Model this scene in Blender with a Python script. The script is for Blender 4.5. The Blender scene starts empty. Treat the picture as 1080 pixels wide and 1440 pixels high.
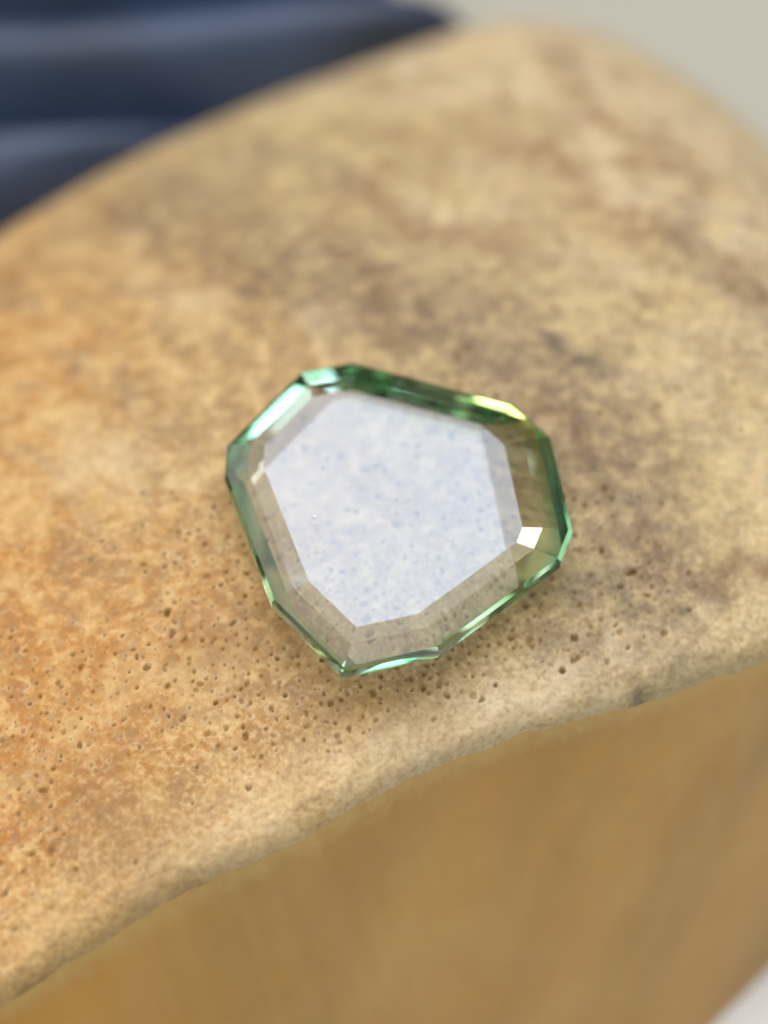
# A green step-cut gemstone lying on a porous tan bone.  1 Blender unit = 1 cm.
import bpy, math
import numpy as np

S = bpy.context.scene
C = S.collection
S.unit_settings.system = 'METRIC'
S.unit_settings.scale_length = 0.01

# ------------------------------------------------------------------ camera
TH = math.radians(57)                      # camera looks down at 57 degrees
DIST = 6.0
AIM = np.array([-.03, .04, .10])
CAM = AIM + DIST * np.array([0, -math.cos(TH), math.sin(TH)])
cd = bpy.data.cameras.new('camera')
cam = bpy.data.objects.new('camera', cd)
C.objects.link(cam)
cam.location = CAM
cam.rotation_euler = (math.pi / 2 - TH, 0, 0)
cd.sensor_fit = 'VERTICAL'
cd.sensor_width = 36
cd.sensor_height = 36
cd.lens = 72
cd.clip_start = 0.05
cd.clip_end = 500
cd.dof.use_dof = True
cd.dof.focus_distance = DIST - 0.23
cd.dof.aperture_fstop = 0.27
S.camera = cam

# ------------------------------------------------------------------ light
w = bpy.data.worlds.new('World')
S.world = w
w.use_nodes = True
bg = w.node_tree.nodes['Background']
bg.inputs[0].default_value = (1.0, 0.91, 0.79, 1)
bg.inputs[1].default_value = 0.20


def lamp(name, d, dist, sx, sy, radiance, col):
    """a window-like area lamp seen from the stone in direction d"""
    d = np.array(d, float)
    d /= np.linalg.norm(d)
    L = bpy.data.lights.new(name, 'AREA')
    L.shape = 'RECTANGLE'
    L.size, L.size_y = sx, sy
    L.energy = radiance * sx * sy * 4 * (math.pi / 4)
    L.color = col
    o = bpy.data.objects.new(name, L)
    C.objects.link(o)
    o.location = d * dist
    from mathutils import Vector
    o.rotation_euler = Vector(d).to_track_quat('Z', 'Y').to_euler()
    return o


def pane(name, x, y, sx, sy, radiance, col):
    """one pane of the high window mirrored in the stone's flat top; x, y = offset of its centre in the window"""
    d = np.array([0, math.cos(TH), math.sin(TH)])
    up = np.array([0, -math.sin(TH), math.cos(TH)])
    o = lamp(name, d, 30, sx, sy, radiance, col)
    o.location = d * 30 + up * y + np.array([x, 0, 0])


pane('window_light', -6.6, 6.6, 14.6, 18, 3.4, (.55, .68, 1.0))
pane('window_light', 5.45, 6.6, 9.5, 18, 3.4, (.47, .64, 1.0))
lamp('overhead_fill', (-.32, .16, 1), 45, 90, 90, 1.62, (1.0, .955, .87))  # added unseen overhead fill: lights the bone, leaves the stone's rim darker
lamp('side_light', (.416, .388, .823), 30, 6, 6, 10, (1, .98, .95))
lamp('front_fill', (.27, -.81, .52), 30, 11, 9, 3.6, (.66, .93, 1.0))  # added unseen fill behind the camera, aimed to brighten the stone's back-left strip
lamp('left_fill', (-.81, .25, .53), 30, 7, 7, 7, (1, .93, .62))  # added unseen warm fill, placed to make the stone's back-right strip glow

S.view_settings.view_transform = 'Standard'
S.view_settings.look = 'None'
S.view_settings.exposure = 0
S.view_settings.gamma = 1
S.cycles.max_bounces = 32
S.cycles.transmission_bounces = 28
S.cycles.glossy_bounces = 16
S.cycles.diffuse_bounces = 5
S.cycles.sample_clamp_indirect = 6
S.cycles.use_denoising = True

# ------------------------------------------------------------------ helpers
RNG = np.random.default_rng(11)


def vhash(ix, iy, seed):
    h = (ix.astype(np.int64) * 374761393 + iy.astype(np.int64) * 668265263 + seed * 144665) & 0xffffffff
    h = ((h ^ (h >> 13)) * 1274126177) & 0xffffffff
    h = h ^ (h >> 16)
    return (h & 0xffff) / 65535.0


def vnoise(x, y, seed=0):
    ix, iy = np.floor(x), np.floor(y)
    fx, fy = x - ix, y - iy
    fx, fy = fx * fx * fx * (fx * (fx * 6 - 15) + 10), fy * fy * fy * (fy * (fy * 6 - 15) + 10)
    a, b = vhash(ix, iy, seed), vhash(ix + 1, iy, seed)
    c, d = vhash(ix, iy + 1, seed), vhash(ix + 1, iy + 1, seed)
    return (a * (1 - fx) + b * fx) * (1 - fy) + (c * (1 - fx) + d * fx) * fy


def fbm(x, y, octv=4, seed=0, gain=.5):
    s, amp, tot = 0, 1, 0
    for i in range(octv):
        s = s + amp * vnoise(x * 2 ** i + 17.3 * i, y * 2 ** i - 9.1 * i, seed + i)
        tot += amp
        amp *= gain
    return s / tot                      # 0..1


def smooth(a, b, x):
    t = np.clip((x - a) / (b - a), 0, 1)
    return t * t * (3 - 2 * t)


def np_mesh(name, V, F, smooth_shade=True):
    """mesh from arrays of vertices (n,3) and quads (m,4)"""
    me = bpy.data.meshes.new(name)
    me.vertices.add(len(V))
    me.vertices.foreach_set('co', np.ascontiguousarray(V, np.float32).ravel())
    me.loops.add(F.size)
    me.loops.foreach_set('vertex_index', np.ascontiguousarray(F, np.int32).ravel())
    me.polygons.add(len(F))
    me.polygons.foreach_set('loop_start', np.arange(0, F.size, 4, dtype=np.int32))
    me.update(calc_edges=True)
    me.validate()
    me.polygons.foreach_set('use_smooth', [smooth_shade] * len(me.polygons))
    return me


def grid_quads(n, m):
    i, j = np.meshgrid(np.arange(n - 1), np.arange(m - 1), indexing='ij')
    a = i * m + j
    return np.stack([a, a + m, a + m + 1, a + 1], -1).reshape(-1, 4)


def attr(me, name, arr):
    at = me.attributes.new(name, 'FLOAT', 'POINT')
    at.data.foreach_set('value', np.ascontiguousarray(arr, np.float32).ravel())


def link(name, me, mat, parent=None, label=None, cat=None, kind=None):
    o = bpy.data.objects.new(name, me)
    C.objects.link(o)
    if mat:
        me.materials.append(mat)
    o.parent = parent
    if label:
        o['label'] = label
    if cat:
        o['category'] = cat
    if kind:
        o['kind'] = kind
    return o


class NT:
    """small node-tree helper"""
    def __init__(s, name):
        s.m = bpy.data.materials.new(name)
        s.m.use_nodes = True
        s.t = s.m.node_tree
        s.t.nodes.clear()
        s.out = s.t.nodes.new('ShaderNodeOutputMaterial')

    def n(s, typ, ins=None, **kw):
        nd = s.t.nodes.new('ShaderNode' + typ)
        for k, v in kw.items():
            setattr(nd, k, v)
        for k, v in (ins or {}).items():
            if isinstance(v, tuple) and hasattr(v[0], 'outputs'):
                s.t.links.new(v[0].outputs[v[1]], nd.inputs[k])
            elif hasattr(v, 'outputs'):
                s.t.links.new(v.outputs[0], nd.inputs[k])
            else:
                nd.inputs[k].default_value = v
        return nd

    def mix(s, fac, a, b, blend='MIX'):
        nd = s.t.nodes.new('ShaderNodeMix')
        nd.data_type = 'RGBA'
        nd.blend_type = blend
        for idx, v in ((0, fac), (6, a), (7, b)):
            if isinstance(v, bpy.types.NodeSocket):
                s.t.links.new(v, nd.inputs[idx])
            elif hasattr(v, 'outputs'):
                s.t.links.new(v.outputs[0], nd.inputs[idx])
            else:
                nd.inputs[idx].default_value = v if idx == 0 else (*v, 1)
        return nd.outputs[2]

    def ramp(s, x, pts):
        nd = s.t.nodes.new('ShaderNodeValToRGB')
        e = nd.color_ramp.elements
        while len(e) < len(pts):
            e.new(.5)
        for k, (p, c) in zip(e, pts):
            k.position = p
            k.color = (c, c, c, 1) if isinstance(c, (int, float)) else (*c, 1)
        s.t.links.new(x if isinstance(x, bpy.types.NodeSocket) else x.outputs[0], nd.inputs[0])
        return nd.outputs[0]

    def math(s, op, a, b=0.0):
        nd = s.t.nodes.new('ShaderNodeMath')
        nd.operation = op
        for i, v in enumerate((a, b)):
            if isinstance(v, bpy.types.NodeSocket):
                s.t.links.new(v, nd.inputs[i])
            else:
                nd.inputs[i].default_value = v
        return nd.outputs[0]

    def surf(s, sh, idx=0):
        s.t.links.new(sh.outputs[idx], s.out.inputs[0])


# ------------------------------------------------------------------ table surface
ZT = -2.0
m = NT('matte_table')
tc = m.n('TexCoord')
nz = m.n('TexNoise', {'Vector': (tc, 3), 'Scale': .25, 'Detail': 4})
col = m.mix(m.ramp(nz, [(.3, 0), (.7, 1)]), (.365, .345, .28), (.40, .38, .305))
b = m.n('BsdfPrincipled', {'Roughness': .6})
m.t.links.new(col, b.inputs[0])
m.surf(b)
n = 24
gx, gy = np.meshgrid(np.linspace(-60, 60, n), np.linspace(-60, 60, n), indexing='ij')
V = np.stack([gx, gy, np.full_like(gx, ZT)], -1).reshape(-1, 3)
link('table_surface', np_mesh('table_surface', V, grid_quads(n, n)), m.m, kind='structure')

# a white sheet lying under the near corner
m = NT('white_paper')
tc = m.n('TexCoord')
pf = m.n('TexNoise', {'Vector': (tc, 3), 'Scale': 40, 'Detail': 3})
col = m.mix(pf.outputs[0], (.78, .78, .78), (.83, .83, .83))
b = m.n('BsdfPrincipled', {'Roughness': .7})
m.t.links.new(col, b.inputs[0])
m.surf(b)
px_, py_ = np.meshgrid(np.linspace(.2, 6.2, 14), np.linspace(-7.0, .4, 14), indexing='ij')
pz_ = ZT + .006 + .012 * fbm(px_ * .5, py_ * .5, 2, 90)
link('paper', np_mesh('paper', np.stack([px_, py_, pz_], -1).reshape(-1, 3), grid_quads(14, 14)), m.m,
     label='white paper sheet lying below the near right corner of the bone', cat='paper')

# ------------------------------------------------------------------ bone
AX = math.radians(29)                       # the bone's long axis in plan
CA, SA = math.cos(AX), math.sin(AX)
RIDGE_U = [-4, -1.6, -1.4, -.96, -.5, 0, .39, .8, 1.4, 2.2, 3.4]
RIDGE_V = [-.66, -.665, -.655, -.638, -.638, -.672, -.740, -.80, -.86, -.84, -.78]


def ridge_v(u):
    r = np.interp(u, RIDGE_U, RIDGE_V)
    return r + .042 * (fbm(u * 4.5, u * 0 + 3.1, 3, 77) - .5) + .008 * (fbm(u * 15, u * 0 + 8.2, 3, 79) - .5)


def top_z(u, v):
    wr = np.maximum(u - .2 * v - 1.327, 0)
    wl = np.maximum(-u - 2.9, 0)
    vv = np.maximum(v - 2.248, 0)
    return -v ** 2 / 7.31 - u ** 2 / 66 - .70 * wr ** 2 - .5 * wl ** 2 - .206 * vv ** 2 - .65 * np.maximum(v - .6 * u - 2.35, 0) ** 2


def lines(segs):
    out = []
    for a, b_, st in segs:
        out.append(np.arange(a, b_, st))
    return np.concatenate(out)


US = lines([(-5, -2.6, .05), (-2.6, -1.25, .010), (-1.25, 1.2, .0042), (1.2, 2.2, .010), (2.2, 4.4, .04)])
TS = lines([(0, 1.28, .0042), (1.28, 2.4, .011), (2.4, 5.2, .035)])          # distance behind the ridge
U, T = np.meshgrid(US, TS, indexing='ij')
RV = ridge_v(US)[:, None]
fade = np.clip(1 - T / 2.5, 0, 1)
Vv = T + RV * fade + (-.78) * (1 - fade)
Vv += (.007 * (fbm(U * 20, T * 20, 3, 78) - .5)) * np.exp(-T / .03)
Z = top_z(U, Vv)
# uneven, fibrous relief
Z += .030 * (fbm(U * 1.6 + 5, Vv * 1.6, 3, 1) - .5)
Z += .012 * (fbm(U * 7, Vv * 9, 3, 5) - .5)
Z += (.0045 + .005 * np.exp(-(T / .3) ** 2)) * (fbm(U * 30, Vv * 38, 3, 9) - .5)
# the rounded, worn lip
LIP = .085
Z -= .075 * (1 - np.sqrt(np.clip(1 - np.clip(1 - T / LIP, 0, 1) ** 2.4, 0, 1)))
Z += (.016 * (fbm(U * 22, Vv * 22, 4, 21) - .5) + .012 * (fbm(U * 8, Vv * 8, 3, 23) - .5)) * np.exp(-(T / .11) ** 2)
# flatten a little where the stone lies
# pores
NP_ = 24000
pu = RNG.uniform(-2.4, 2.0, NP_)
pv = RNG.uniform(-.74, 1.9, NP_)
clump = fbm(pu * 2.2 + 3, pv * 2.2, 3, 40)
near = np.exp(-((pu + .20) / .85) ** 2 - ((pv + .28) / .52) ** 2)
keep = (clump + .30 * near - .08 > .36 + .30 * RNG.random(NP_)) & (pv > ridge_v(pu) + .09 + .16 * RNG.random(NP_))
pu, pv = pu[keep], pv[keep]
order = RNG.permutation(len(pu))
acc = []
for k in order:
    if all((pu[k] - pu[q]) ** 2 + (pv[k] - pv[q]) ** 2 > .0007 for q in acc[-1500:]):
        acc.append(k)
pu, pv = pu[acc], pv[acc]
# the close-set pores where the stone lies
NE = 420
eu, ev = RNG.uniform(-.62, .62, NE), RNG.uniform(-.62, .55, NE)
ok_ = [all((a - x) ** 2 + (b_ - y) ** 2 > .0013 for x, y in zip(pu[::1], pv) if abs(a - x) < .04) for a, b_ in zip(eu, ev)]
ok_ = np.array(ok_) & (ev > ridge_v(eu) + .12)
n_big = len(pu)
pu, pv = np.r_[pu, eu[ok_]], np.r_[pv, ev[ok_]]
pore = np.zeros_like(Z)
halo = np.zeros_like(Z)
for kp, (a, c) in enumerate(zip(pu, pv)):
    r = float(np.clip(RNG.lognormal(math.log(.0041 + .0010 * math.exp(-((a - .05) / .6) ** 2)), .30), .0036, .0105))
    if kp >= n_big:
        r = RNG.uniform(.0062, .0110)
    e, ang = RNG.uniform(1, 1.6), RNG.normal(.5, .5)
    i0, i1 = np.searchsorted(US, [a - r * 3, a + r * 3])
    i1 = max(i1, i0 + 1)
    t = c - np.interp(a, US, RV[:, 0])
    j0, j1 = np.searchsorted(TS, [t - r * 3 - .05, t + r * 3 + .05])
    uu, vv = U[i0:i1, j0:j1] - a, Vv[i0:i1, j0:j1] - c
    x, y = uu * math.cos(ang) + vv * math.sin(ang), -uu * math.sin(ang) + vv * math.cos(ang)
    d = np.sqrt((x / e) ** 2 + y ** 2) / r
    d = d * (1 + .8 * (vnoise(uu * 110 + a * 99, vv * 110 + c * 57, 3) - .5))
    f = 1 - smooth(.55, 1.15, d)
    dep = r * RNG.uniform(.8, 2.0)
    Z[i0:i1, j0:j1] -= dep * f
    pore[i0:i1, j0:j1] = np.maximum(pore[i0:i1, j0:j1], f * (RNG.uniform(.35, 1) if kp < n_big else RNG.uniform(.8, 1)))
    halo[i0:i1, j0:j1] = np.maximum(halo[i0:i1, j0:j1], np.exp(-(np.maximum(d - 1.2, 0)) ** 2) * RNG.choice([0, 0, .6, 1]))


# stains and tone strokes in (u, v) : points, width, strength
def stroke(pts, wd, seed):
    P = np.array(pts, float)
    wob = .10 * (fbm(U * 4, Vv * 4, 3, seed) - .5), .10 * (fbm(U * 4 + 50, Vv * 4, 3, seed + 3) - .5)
    x, y = U + wob[0] * 2.2, Vv + wob[1] * 2.2
    best = np.full(U.shape, 9.0)
    for (ax, ay), (bx, by) in zip(P[:-1], P[1:]):
        dx, dy = bx - ax, by - ay
        tt = np.clip(((x - ax) * dx + (y - ay) * dy) / (dx * dx + dy * dy + 1e-9), 0, 1)
        best = np.minimum(best, np.hypot(x - ax - tt * dx, y - ay - tt * dy))
    return np.exp(-(best / wd) ** 2)


# g = grey-black staining, b = brown staining and a brown band beside the stone, w = pale bleached patch
STROKES = [
    ('g', .22, .62, [(.70, .25), (.70, -.15), (.60, -.50)]),
    ('g', .30, .60, [(.20, 2.0), (.25, 1.35), (.50, .80), (.70, .35)]),
    ('b', .24, .60, [(1.30, 1.7), (1.35, 1.2), (1.30, .75)]),
    ('g', 0.057, 0.8, [(0.54, 0.94), (0.53, 0.73), (0.59, 0.56), (0.6, 0.4)]),
    ('g', 0.052, 0.9, [(0.82, 0.49), (0.86, 0.43), (0.86, 0.27)]),
    ('g', 0.068, 0.7, [(0.17, 1.21), (0.23, 1.05), (0.23, 0.85)]),
    ('b', 0.052, 0.9, [(0.52, 1.36), (0.48, 1.12), (0.46, 0.95), (0.42, 0.7)]),
    ('g', 0.111, 0.5, [(0.23, 2.11), (0.23, 1.56), (0.24, 1.18)]),
    ('g', 0.078, 0.6, [(0.52, 2.18), (0.69, 1.96), (0.72, 1.56)]),
    ('g', 0.065, 0.6, [(1.81, 2.01), (1.77, 1.8)]),
    ('b', 0.085, 0.9, [(1.69, 1.68), (1.65, 1.35), (1.61, 1.1), (1.67, 0.85)]),
    ('b', 0.078, 1, [(1.21, 1.41), (1.4, 1.29), (1.34, 1.02), (1.29, 0.7)]),
    ('b', 0.130, 0.7, [(1.62, 1.12), (1.65, 0.9)]),
    ('g', 0.098, 0.5, [(1.52, 0.69), (1.46, 0.48), (1.49, 0.28), (1.46, 0.12)]),
    ('b', 0.078, 0.8, [(1.52, 0.48), (1.53, 0.26)]),
    ('b', 0.094, 0.9, [(0.68, 0.2), (0.74, 0.08), (0.69, -0.08)]),
    ('g', 0.057, 0.7, [(0.67, 0.14), (0.68, -0.01), (0.74, -0.11)]),
    ('g', 0.068, 0.65, [(0.6, -0.14), (0.66, -0.29), (0.66, -0.45), (0.7, -0.59)]),
    ('b', 0.062, 0.9, [(0.7, -0.59), (0.83, -0.53), (0.94, -0.63)]),
    ('b', 0.052, 0.9, [(0.61, -0.34), (0.68, -0.45)]),
    ('g', 0.062, 0.75, [(0.33, -0.41), (0.47, -0.43), (0.48, -0.56), (0.63, -0.61)]),
    ('g', 0.052, 0.8, [(0.42, -0.72), (0.44, -0.79)]),
    ('g', 0.078, 0.5, [(0.26, -0.57), (0.4, -0.57)]),
    ('b', 0.049, 1, [(0.91, 1.63), (0.73, 1.36), (0.7, 1.13), (0.87, 1.08), (0.92, 0.92), (1.11, 1.17)]),
    ('b', 0.049, 0.8, [(1.11, 1.17), (0.91, 1.01), (0.87, 0.89)]),
    ('b', 0.065, 0.7, [(0.74, 1.61), (0.57, 1.44), (0.52, 1.3)]),
    ('g', 0.029, 0.75, [(-1.47, -0.69), (-1.31, -0.70), (-1.11, -0.69), (-0.92, -0.67)]),
    ('b', 0.104, 0.6, [(-0.56, 1.83), (-0.33, 2.01), (0.1, 2.09)]),
    ('b', 0.156, 0.5, [(-1.15, -0.31), (-1.06, -0.5), (-1.06, -0.61)]),
    ('b', 0.143, 0.55, [(-0.62, -0.04), (-0.49, -0.18), (-0.4, -0.38), (-0.25, -0.48)]),  # darker brown band following the stone's lower left edge
    ('b', 0.104, 0.5, [(0.02, 0.64), (-0.19, 0.63)]),
    ('b', 0.098, 0.6, [(1.09, 1.8), (1.11, 1.54), (1.28, 1.53)]),
    ('w', 0.026, 0.8, [(0.23, -0.58), (0.32, -0.58), (0.4, -0.59)]),
    ('w', 0.098, 0.7, [(0.84, 1.33), (0.85, 1.2)]),
    ('w', 0.085, 0.7, [(1.08, 1.43), (1.12, 1.31)]),
    ('w', 0.072, 0.7, [(1.53, 1.31), (1.48, 1.05), (1.46, 0.87)]),
    ('w', 0.062, 0.6, [(0.22, 0.99), (0.25, 0.84)]),
    ('w', 0.094, 0.6, [(-0.63, 0.78), (-0.57, 0.66)]),
    ('w', 0.104, 0.5, [(-0.15, 1.49), (-0.07, 1.31)]),
    ('w', 0.130, 0.5, [(1.07, 1.09), (1.04, 0.86), (1.14, 0.67)]),
    ('w', 0.130, 0.6, [(1.35, 2.1), (1.4, 1.92)]),
    ('w', 0.031, 0.8, [(0.7, -0.59), (0.68, -0.61)]),
    ('w', 0.078, 0.5, [(-1.1, -0.57), (-0.85, -0.63), (-0.67, -0.66)]),
    ('w', 0.089, 0.6, [(-1.28, -0.72), (-1.13, -0.72)]),
]
stain = np.zeros_like(U)
brown = np.zeros_like(U)
pale = np.zeros_like(U)
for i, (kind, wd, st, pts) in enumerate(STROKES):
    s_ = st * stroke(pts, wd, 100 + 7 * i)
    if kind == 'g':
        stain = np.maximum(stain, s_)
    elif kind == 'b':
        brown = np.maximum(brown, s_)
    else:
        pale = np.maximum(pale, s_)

P3 = np.stack([U * CA - Vv * SA, U * SA + Vv * CA, Z], -1)
below = (Z < ZT - .25)
F = grid_quads(len(US), len(TS))
bf = below.ravel()
F = F[~bf[F].all(1)]
used = np.zeros(U.size, bool)
used[F] = True
remap = np.cumsum(used) - 1
bone_me = np_mesh('bone', P3.reshape(-1, 3)[used], remap[F])
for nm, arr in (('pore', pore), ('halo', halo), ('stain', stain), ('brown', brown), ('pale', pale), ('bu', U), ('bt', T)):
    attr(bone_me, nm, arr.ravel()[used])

m = NT('porous_bone')
tc = m.n('TexCoord')
obj = (tc, 3)


def A(nm):
    return m.n('Attribute', attribute_name=nm).outputs[2]


big = m.n('TexNoise', {'Vector': obj, 'Scale': 1.3, 'Detail': 5, 'Roughness': .55})
mid = m.n('TexNoise', {'Vector': obj, 'Scale': 5.5, 'Detail': 6, 'Roughness': .62, 'Distortion': .6})
fine = m.n('TexNoise', {'Vector': obj, 'Scale': 34, 'Detail': 5, 'Roughness': .65})
grain = m.n('TexNoise', {'Vector': obj, 'Scale': 95, 'Detail': 3, 'Roughness': .6})
# long fibres along the bone
mp = m.n('Mapping', {'Vector': obj, 'Rotation': (0, 0, -AX), 'Scale': (6, 60, 30)})
fib = m.n('TexNoise', {'Vector': mp, 'Scale': 1.0, 'Detail': 4, 'Roughness': .6})
# warm at the left end, greyer at the right end
uu = m.math('ADD', A('bu'), m.math('MULTIPLY', m.math('SUBTRACT', big.outputs[0], .5), 2.2))
side = m.n('MapRange', {'From Min': -1.5, 'From Max': .7})
side.interpolation_type = 'SMOOTHSTEP'
m.t.links.new(uu, side.inputs[0])
base = m.mix(side.outputs[0], (.42, .19, .026), (.345, .255, .118))
farc = m.n('MapRange', {'From Min': .95, 'From Max': 1.6, 'To Max': .85})
m.t.links.new(uu, farc.inputs[0])
base = m.mix(farc.outputs[0], base, (.60, .51, .34))
og = m.n('TexNoise', {'Vector': obj, 'Scale': 2.6, 'Detail': 5, 'Roughness': .6})
sinv = m.math('SUBTRACT', 1.0, side.outputs[0])
base = m.mix(m.math('MULTIPLY', m.math('MULTIPLY', m.ramp(og, [(.42, 0), (.62, 1)]), sinv), .8), base, (.45, .185, .022))
# cream patches, tan patches
gv = m.n('CombineXYZ')                       # the grain runs across the bone
m.t.links.new(A('bu'), gv.inputs[0])
m.t.links.new(m.math('MULTIPLY', A('bt'), .30), gv.inputs[1])
grv = m.n('TexNoise', {'Vector': gv, 'Scale': 7, 'Detail': 6, 'Roughness': .62, 'Distortion': .8})
gm = m.n('MapRange', {'Value': m.n('Attribute', attribute_name='bt'), 'From Min': .75, 'From Max': 1.5, 'To Max': 1.0})
m.t.links.new(A('bt'), gm.inputs[0])
base = m.mix(m.math('MULTIPLY', m.ramp(grv, [(.38, 1), (.50, 0)]), gm.outputs[0]), base, (.25, .165, .09))
base = m.mix(m.math('MULTIPLY', m.ramp(grv, [(.52, 0), (.68, .7)]), gm.outputs[0]), base, (.58, .44, .24))
mott = m.n('TexNoise', {'Vector': obj, 'Scale': 15, 'Detail': 5, 'Roughness': .68, 'Distortion': .35})
base = m.mix(m.ramp(mott, [(.37, .65), (.52, 0)]), base, (.27, .165, .075))
base = m.mix(m.ramp(mott, [(.50, 0), (.64, .7)]), base, (.60, .435, .205))
base = m.mix(m.ramp(mid, [(.47, 0), (.66, .65)]), base, (.56, .40, .19))
base = m.mix(m.ramp(mid, [(.30, .55), (.46, 0)]), base, (.33, .205, .095))
base = m.mix(m.math('MULTIPLY', m.ramp(fine, [(.5, 0), (.66, 1)]), .5), base, (.66, .49, .25))
base = m.mix(m.math('MULTIPLY', m.ramp(fine, [(.33, 1), (.47, 0)]), .55), base, (.36, .225, .10))
gzn = m.n('MapRange', {'From Min': .62, 'From Max': .10, 'To Min': .10, 'To Max': 1.0})
m.t.links.new(A('bt'), gzn.inputs[0])
gz = gzn.outputs[0]
gr = m.n('TexNoise', {'Vector': obj, 'Scale': 62, 'Detail': 2, 'Roughness': .5})
base = m.mix(m.math('MULTIPLY', m.math('MULTIPLY', m.ramp(gr, [(.54, 0), (.66, 1)]), gz), .60), base, (.78, .62, .36))
base = m.mix(m.math('MULTIPLY', m.math('MULTIPLY', m.ramp(gr, [(.34, 1), (.46, 0)]), gz), .55), base, (.28, .165, .055))
# cream band along the worn edge
ed = m.n('MapRange', {'From Min': .34, 'From Max': .04, 'To Max': .8})
m.t.links.new(m.math('ADD', A('bt'), m.math('MULTIPLY', m.math('SUBTRACT', mid.outputs[0], .5), .35)), ed.inputs[0])
base = m.mix(m.math('MULTIPLY', ed.outputs[0], m.ramp(gr, [(.36, .35), (.58, 1)])), base, (.58, .44, .225))
base = m.mix(m.math('MULTIPLY', m.math('MULTIPLY', ed.outputs[0], m.ramp(fib, [(.38, 1), (.56, 0)])), .5), base, (.42, .29, .15))
lipn = m.n('MapRange', {'From Min': .24, 'From Max': .06, 'To Max': 1.0})
m.t.links.new(m.math('ADD', A('bt'), m.math('MULTIPLY', m.math('SUBTRACT', mott.outputs[0], .5), .22)), lipn.inputs[0])
mid_u = m.math('SUBTRACT', 1.0, m.math('ABSOLUTE', m.math('MULTIPLY', m.math('ADD', A('bu'), .25), .95)))
base = m.mix(m.math('MULTIPLY', m.math('MULTIPLY', m.math('MULTIPLY', lipn.outputs[0], m.ramp(mid, [(.38, .35), (.6, 1)])), m.math('MAXIMUM', mid_u, 0.0)), m.ramp(gr, [(.32, .5), (.58, .92)])), base, (.70, .585, .39))
# stains and tone strokes
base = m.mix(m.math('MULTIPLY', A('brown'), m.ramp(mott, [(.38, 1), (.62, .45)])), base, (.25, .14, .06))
base = m.mix(m.math('MULTIPLY', A('stain'), m.ramp(mott, [(.38, 1), (.62, .40)])), base, (.115, .085, .058))
base = m.mix(m.math('MULTIPLY', A('pale'), m.ramp(mid, [(.35, .1), (.62, .75)])), base, (.60, .48, .30))
base = m.mix(m.math('MULTIPLY', sinv, .95), base, (1.0, .87, .70), 'MULTIPLY')
# pale rims round the pores, dirt in them
base = m.mix(m.math('MULTIPLY', A('halo'), .18), base, (.78, .62, .40))
base = m.mix(m.math('MULTIPLY', A('pore'), .82), base, (.145, .066, .004))
sp = m.mix(.5, fine, grain)
bump = m.n('Bump', {'Strength': .55, 'Distance': .006})
m.t.links.new(sp, bump.inputs['Height'])
b = m.n('BsdfPrincipled', {'Roughness': .62, 'Normal': bump, 'Specular IOR Level': .35})
m.t.links.new(base, b.inputs[0])
m.surf(b)
bone = bpy.data.objects.new('bone', None)
C.objects.link(bone)
bone['label'] = 'weathered tan porous bone with a rounded top and flat cut front, under the green gem'
bone['category'] = 'bone'
bone.empty_display_size = .2
bone.location = (0, 0, ZT)
bpy.context.view_layer.update()


def part(name, me, mat):
    o = link(name, me, mat, parent=bone)
    o.matrix_parent_inverse = bone.matrix_world.inverted()
    return o


part('porous_top', bone_me, m.m)

# the smooth cut front of the bone
nv = 60
iu = np.arange(0, len(US), 3)
u1 = US[iu]
top = np.stack([u1, Vv[iu, 0], Z[iu, 0] + .0], -1)
ok = top[:, 2] > ZT - .2
u1, top = u1[ok], top[ok]
vb = -1.33 + np.maximum(u1 - .3, 0) * .28 + .02 * (fbm(u1 * 2, u1 * 0, 2, 5) - .5)
bot = np.stack([u1, vb, np.full_like(u1, ZT - .01)], -1)
s = (np.linspace(0, 1, nv) ** 1.5)[None, :, None]
Pf = top[:, None, :] * (1 - s) + bot[:, None, :] * s
bul = (s[..., 0] * (1 - s[..., 0])) * .10
Pf[..., 1] -= bul
Pf[..., 1] += (.020 * (fbm(Pf[..., 0] * 2.2, Pf[..., 2] * 2, 3, 15) - .5) + .006 * (fbm(Pf[..., 0] * 14, Pf[..., 2] * 9, 3, 16) - .5)) * smooth(0, .06, s[..., 0])
X = np.stack([Pf[..., 0] * CA - Pf[..., 1] * SA, Pf[..., 0] * SA + Pf[..., 1] * CA, Pf[..., 2]], -1)
ff = grid_quads(len(u1), nv)[:, ::-1]
cut_me = np_mesh('cut_face', X.reshape(-1, 3), ff)
attr(cut_me, 'fu', Pf[..., 0].ravel())
attr(cut_me, 'fz', Pf[..., 2].ravel())
attr(cut_me, 'fs', np.broadcast_to((top[:, None, 2] - Pf[..., 2]), Pf[..., 2].shape).ravel())
m = NT('cut_bone')
tc = m.n('TexCoord')
obj = (tc, 3)
cx = m.math('SUBTRACT', m.n('Attribute', attribute_name='fu').outputs[2], m.math('MULTIPLY', m.n('Attribute', attribute_name='fz').outputs[2], .5))
cv = m.n('CombineXYZ')
m.t.links.new(cx, cv.inputs[0])
m.t.links.new(m.math('MULTIPLY', m.n('Attribute', attribute_name='fz').outputs[2], .22), cv.inputs[1])
st = m.n('TexNoise', {'Vector': cv, 'Scale': 2.1, 'Detail': 3, 'Roughness': .45, 'Distortion': .2})
mo = m.n('TexNoise', {'Vector': obj, 'Scale': 2.2, 'Detail': 5, 'Roughness': .55})
fi = m.n('TexNoise', {'Vector': obj, 'Scale': 22, 'Detail': 5, 'Roughness': .6})
at_ = m.n('Attribute', attribute_name='fs')
base = m.mix(m.ramp(mo, [(.35, 0), (.65, 1)]), (.50, .265, .064), (.54, .31, .090))
base = m.mix(m.ramp(st, [(.34, .42), (.60, 0)]), base, (.27, .175, .055))
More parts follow.
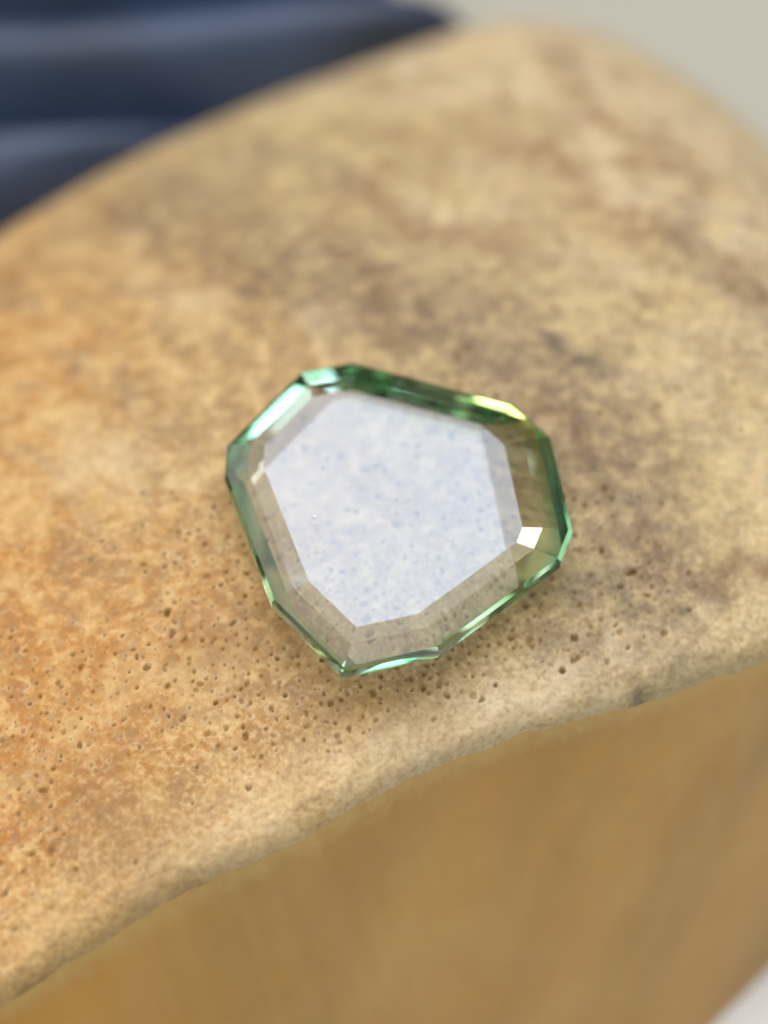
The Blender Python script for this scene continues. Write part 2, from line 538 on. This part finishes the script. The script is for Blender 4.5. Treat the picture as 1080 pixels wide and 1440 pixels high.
base = m.mix(m.math('MULTIPLY', m.ramp(fi, [(.35, 1), (.5, 0)]), .08), base, (.30, .18, .06))
lf = m.n('MapRange', {'From Min': -.75, 'From Max': -1.5, 'To Max': .8})
m.t.links.new(m.n('Attribute', attribute_name='fu').outputs[2], lf.inputs[0])
base = m.mix(lf.outputs[0], base, (.56, .28, .05))
rim = m.n('MapRange', {'From Min': .08, 'From Max': .0, 'To Max': 1.0})
m.t.links.new(m.math('ADD', at_.outputs[2], m.math('MULTIPLY', m.math('SUBTRACT', fi.outputs[0], .5), .16)), rim.inputs[0])
base = m.mix(m.math('MULTIPLY', rim.outputs[0], .75), base, (.56, .375, .13))
bump = m.n('Bump', {'Strength': .4, 'Distance': .006, 'Height': fi})
b = m.n('BsdfPrincipled', {'Roughness': .5, 'Normal': bump, 'Specular IOR Level': .35})
m.t.links.new(base, b.inputs[0])
m.surf(b)
part('cut_face', cut_me, m.m)

# ------------------------------------------------------------------ gemstone
TAB = np.array([(-.380, .209), (-.382, .136), (-.242, -.256), (-.107, -.405), (.065, -.362), (.346, -.129),
                (.366, -.076), (.323, .209), (.274, .265), (-.157, .405), (-.242, .384)])
GIR = np.array([(-.490, .267), (-.501, .119), (-.341, -.296), (-.148, -.522), (.119, -.452), (.466, -.171),
                (.516, -.065), (.460, .280), (.346, .400), (-.138, .550), (-.267, .512)])
NG = len(TAB)
nxt = np.roll(np.arange(NG), -1)
ed = TAB[nxt] - TAB
ed /= np.linalg.norm(ed, axis=1)[:, None]
nrm = np.stack([ed[:, 1], -ed[:, 0]], -1)           # outward (ring runs counter-clockwise)
c0 = (nrm * TAB).sum(1)
wid = (((nrm * GIR).sum(1) + (nrm * GIR[nxt]).sum(1)) / 2) - c0


# how far each lower facet runs in under the stone: at mid depth and at the flat base
MID = np.array([.0062, .0371, .0142, .0285, .0284, .0224, .0485, .0102, .0335, .0361, .0220])
BAS = np.array([.0565, .0960, .0866, .0873, .0722, .0734, .1929, .0999, .0946, .0922, .1200])
rings = [(0 * wid, .2000), (wid * .400, .1857), (wid * .913, .1601), (wid, .1496),
         (wid, .1123), (wid - MID, .0700), (wid - BAS, .0060)]
import bmesh
bm = bmesh.new()
bmesh.ops.create_cube(bm, size=2.0)
cuts = [((0, 0, rings[0][1]), (0, 0, 1)), ((0, 0, rings[-1][1]), (0, 0, -1))]
for (o1, z1), (o2, z2) in zip(rings[:-1], rings[1:]):           # one cut per facet, tier by tier
    for i in range(NG):
        p = (nrm[i, 0] * (c0[i] + o1[i]), nrm[i, 1] * (c0[i] + o1[i]), z1)
        cuts.append((p, (nrm[i, 0] * (z1 - z2), nrm[i, 1] * (z1 - z2), o2[i] - o1[i])))
for co, no in cuts:
    no = np.array(no) / np.linalg.norm(no)
    r_ = bmesh.ops.bisect_plane(bm, geom=bm.verts[:] + bm.edges[:] + bm.faces[:], dist=1e-7,
                                plane_co=co, plane_no=no, clear_outer=True)
    edges = [e for e in bm.edges if e.is_boundary]
    if edges:
        bmesh.ops.contextual_create(bm, geom=edges)
bmesh.ops.dissolve_degenerate(bm, dist=1e-6, edges=bm.edges[:])
bmesh.ops.recalc_face_normals(bm, faces=bm.faces[:])
gem_me = bpy.data.meshes.new('gemstone')
bm.to_mesh(gem_me)
bm.free()
m = NT('green_crystal')
gl = m.n('BsdfGlass', {'Color': (1, 1, 1, 1), 'Roughness': 0.0, 'IOR': 1.77})
m.surf(gl)
# the crystal's colour zone: bottle green, turning yellow-green towards one corner
tc = m.n('TexCoord')
dot = m.n('VectorMath', {0: (tc, 3), 1: (.62, .78, 0)}, operation='DOT_PRODUCT')
zone = m.n('MapRange', {'Value': (dot, 1), 'From Min': .30, 'From Max': .50})
vc = m.mix(zone.outputs[0], (.05, .55, .24), (.60, .66, .0))
# and paler inside than in a skin along its outline: how far a point lies outside the flat top's outline
far = None
for i in range(NG):
    dt = m.n('VectorMath', {0: (tc, 3), 1: (float(nrm[i, 0]), float(nrm[i, 1]), 0)}, operation='DOT_PRODUCT')
    dd = m.math('SUBTRACT', dt.outputs[1], float(c0[i]))
    far = dd if far is None else m.math('MAXIMUM', far, dd)
skin = m.n('MapRange', {'From Min': .060, 'From Max': .105, 'To Min': .36, 'To Max': 9.0})
m.t.links.new(far, skin.inputs[0])
ab = m.n('VolumeAbsorption', {'Density': skin})
m.m.cycles.volume_step_rate = .25
m.t.links.new(vc, ab.inputs[0])
m.t.links.new(ab.outputs[0], m.out.inputs[1])
link('gemstone', gem_me, m.m, label='flat faceted pale green transparent gemstone lying on the porous tan bone', cat='gemstone')

# ------------------------------------------------------------------ navy cloth
m = NT('navy_fabric')
tc = m.n('TexCoord')
wv = m.n('TexNoise', {'Vector': (tc, 3), 'Scale': 60, 'Detail': 3})
nb = m.n('TexNoise', {'Vector': (tc, 3), 'Scale': .8, 'Detail': 2})
col = m.mix(m.ramp(nb, [(.38, 0), (.62, 1)]), (.007, .017, .042), (.024, .048, .104))
bump = m.n('Bump', {'Strength': .3, 'Distance': .02, 'Height': wv})
b = m.n('BsdfPrincipled', {'Roughness': .38, 'Normal': bump, 'Specular IOR Level': .6, 'Sheen Weight': .15, 'Sheen Roughness': .35, 'Sheen Tint': (.55, .68, 1, 1)})
m.t.links.new(col, b.inputs[0])
m.surf(b)
na, nb_ = 160, 160
p, q = np.meshgrid(np.linspace(0, 1, na), np.linspace(0, 1, nb_), indexing='ij')
yr = 3.72 + 4.5 * q
xr = .50 - .85 * np.maximum(yr - 3.80, 0) + .05 * (fbm(yr * 1.5, yr * 0, 2, 60) - .5)
xc = xr - 6.5 * (1 - p)
yc = yr - .5543 * (xr - xc)                    # its near side follows the back of the bone
t = yc - .06 * (xc + 1.5) + .22 * (fbm(xc * .5 + 2, yc * .3, 2, 61) - .5)
hz = .14 + .48 * np.abs(np.cos(math.pi * (t - 3.62) / .68)) ** .8 + .08 * (fbm(xc * .9, yc * .9, 3, 62) - .5)
edge = np.minimum(np.minimum((1 - p) * 6.5, p * 6.5), np.minimum(q, 1 - q) * 5.5)
hz += .022 * (fbm(t * 9, xc * .5, 3, 66) - .5) + .012 * np.sin(t * 23 + 3 * fbm(xc * .6, t, 2, 67))
hz = hz * (1 - (1 - np.clip(edge / .30, 0, 1)) ** 2.5)
Vc = np.stack([xc, yc, ZT + .004 + hz], -1).reshape(-1, 3)
link('cloth', np_mesh('cloth', Vc, grid_quads(na, nb_)), m.m, label='dark navy folded cloth lying behind the bone at the top left', cat='cloth')

# ------------------------------------------------------------------ dust on the stone
m = NT('pale_dust')
b = m.n('BsdfPrincipled', {'Base Color': (.85, .85, .85, 1), 'Roughness': .8})
m.surf(b)
dust_me = None
for k, (x, y, r_, lab) in enumerate([
        (-.228, -.041, .0046, 'largest white dust speck, near the left edge of the flat top of the gemstone'),
        (-.040, -.030, .0034, 'small white dust speck at the middle of the flat top of the gemstone'),
        (.160, -.118, .0030, 'small white dust speck near the lower right edge of the flat top of the gemstone')]):
    if dust_me is None:
        bm = bmesh.new()
        bmesh.ops.create_icosphere(bm, subdivisions=1, radius=1)
        for v in bm.verts:
            v.co *= RNG.uniform(.6, 1.15)
            v.co.z *= .45
        dust_me = bpy.data.meshes.new('dust_speck')
        bm.to_mesh(dust_me)
        bm.free()
        dust_me.materials.append(m.m)
    o = bpy.data.objects.new('dust_speck', dust_me)
    C.objects.link(o)
    o.location = (x, y, .2000 + .42 * r_)
    o.scale = (r_ * 1.5, r_, r_)
    o.rotation_euler = (0, 0, k * 1.3)
    o['label'] = lab
    o['category'] = 'dust speck'
    o['group'] = 'dust specks on the gemstone'
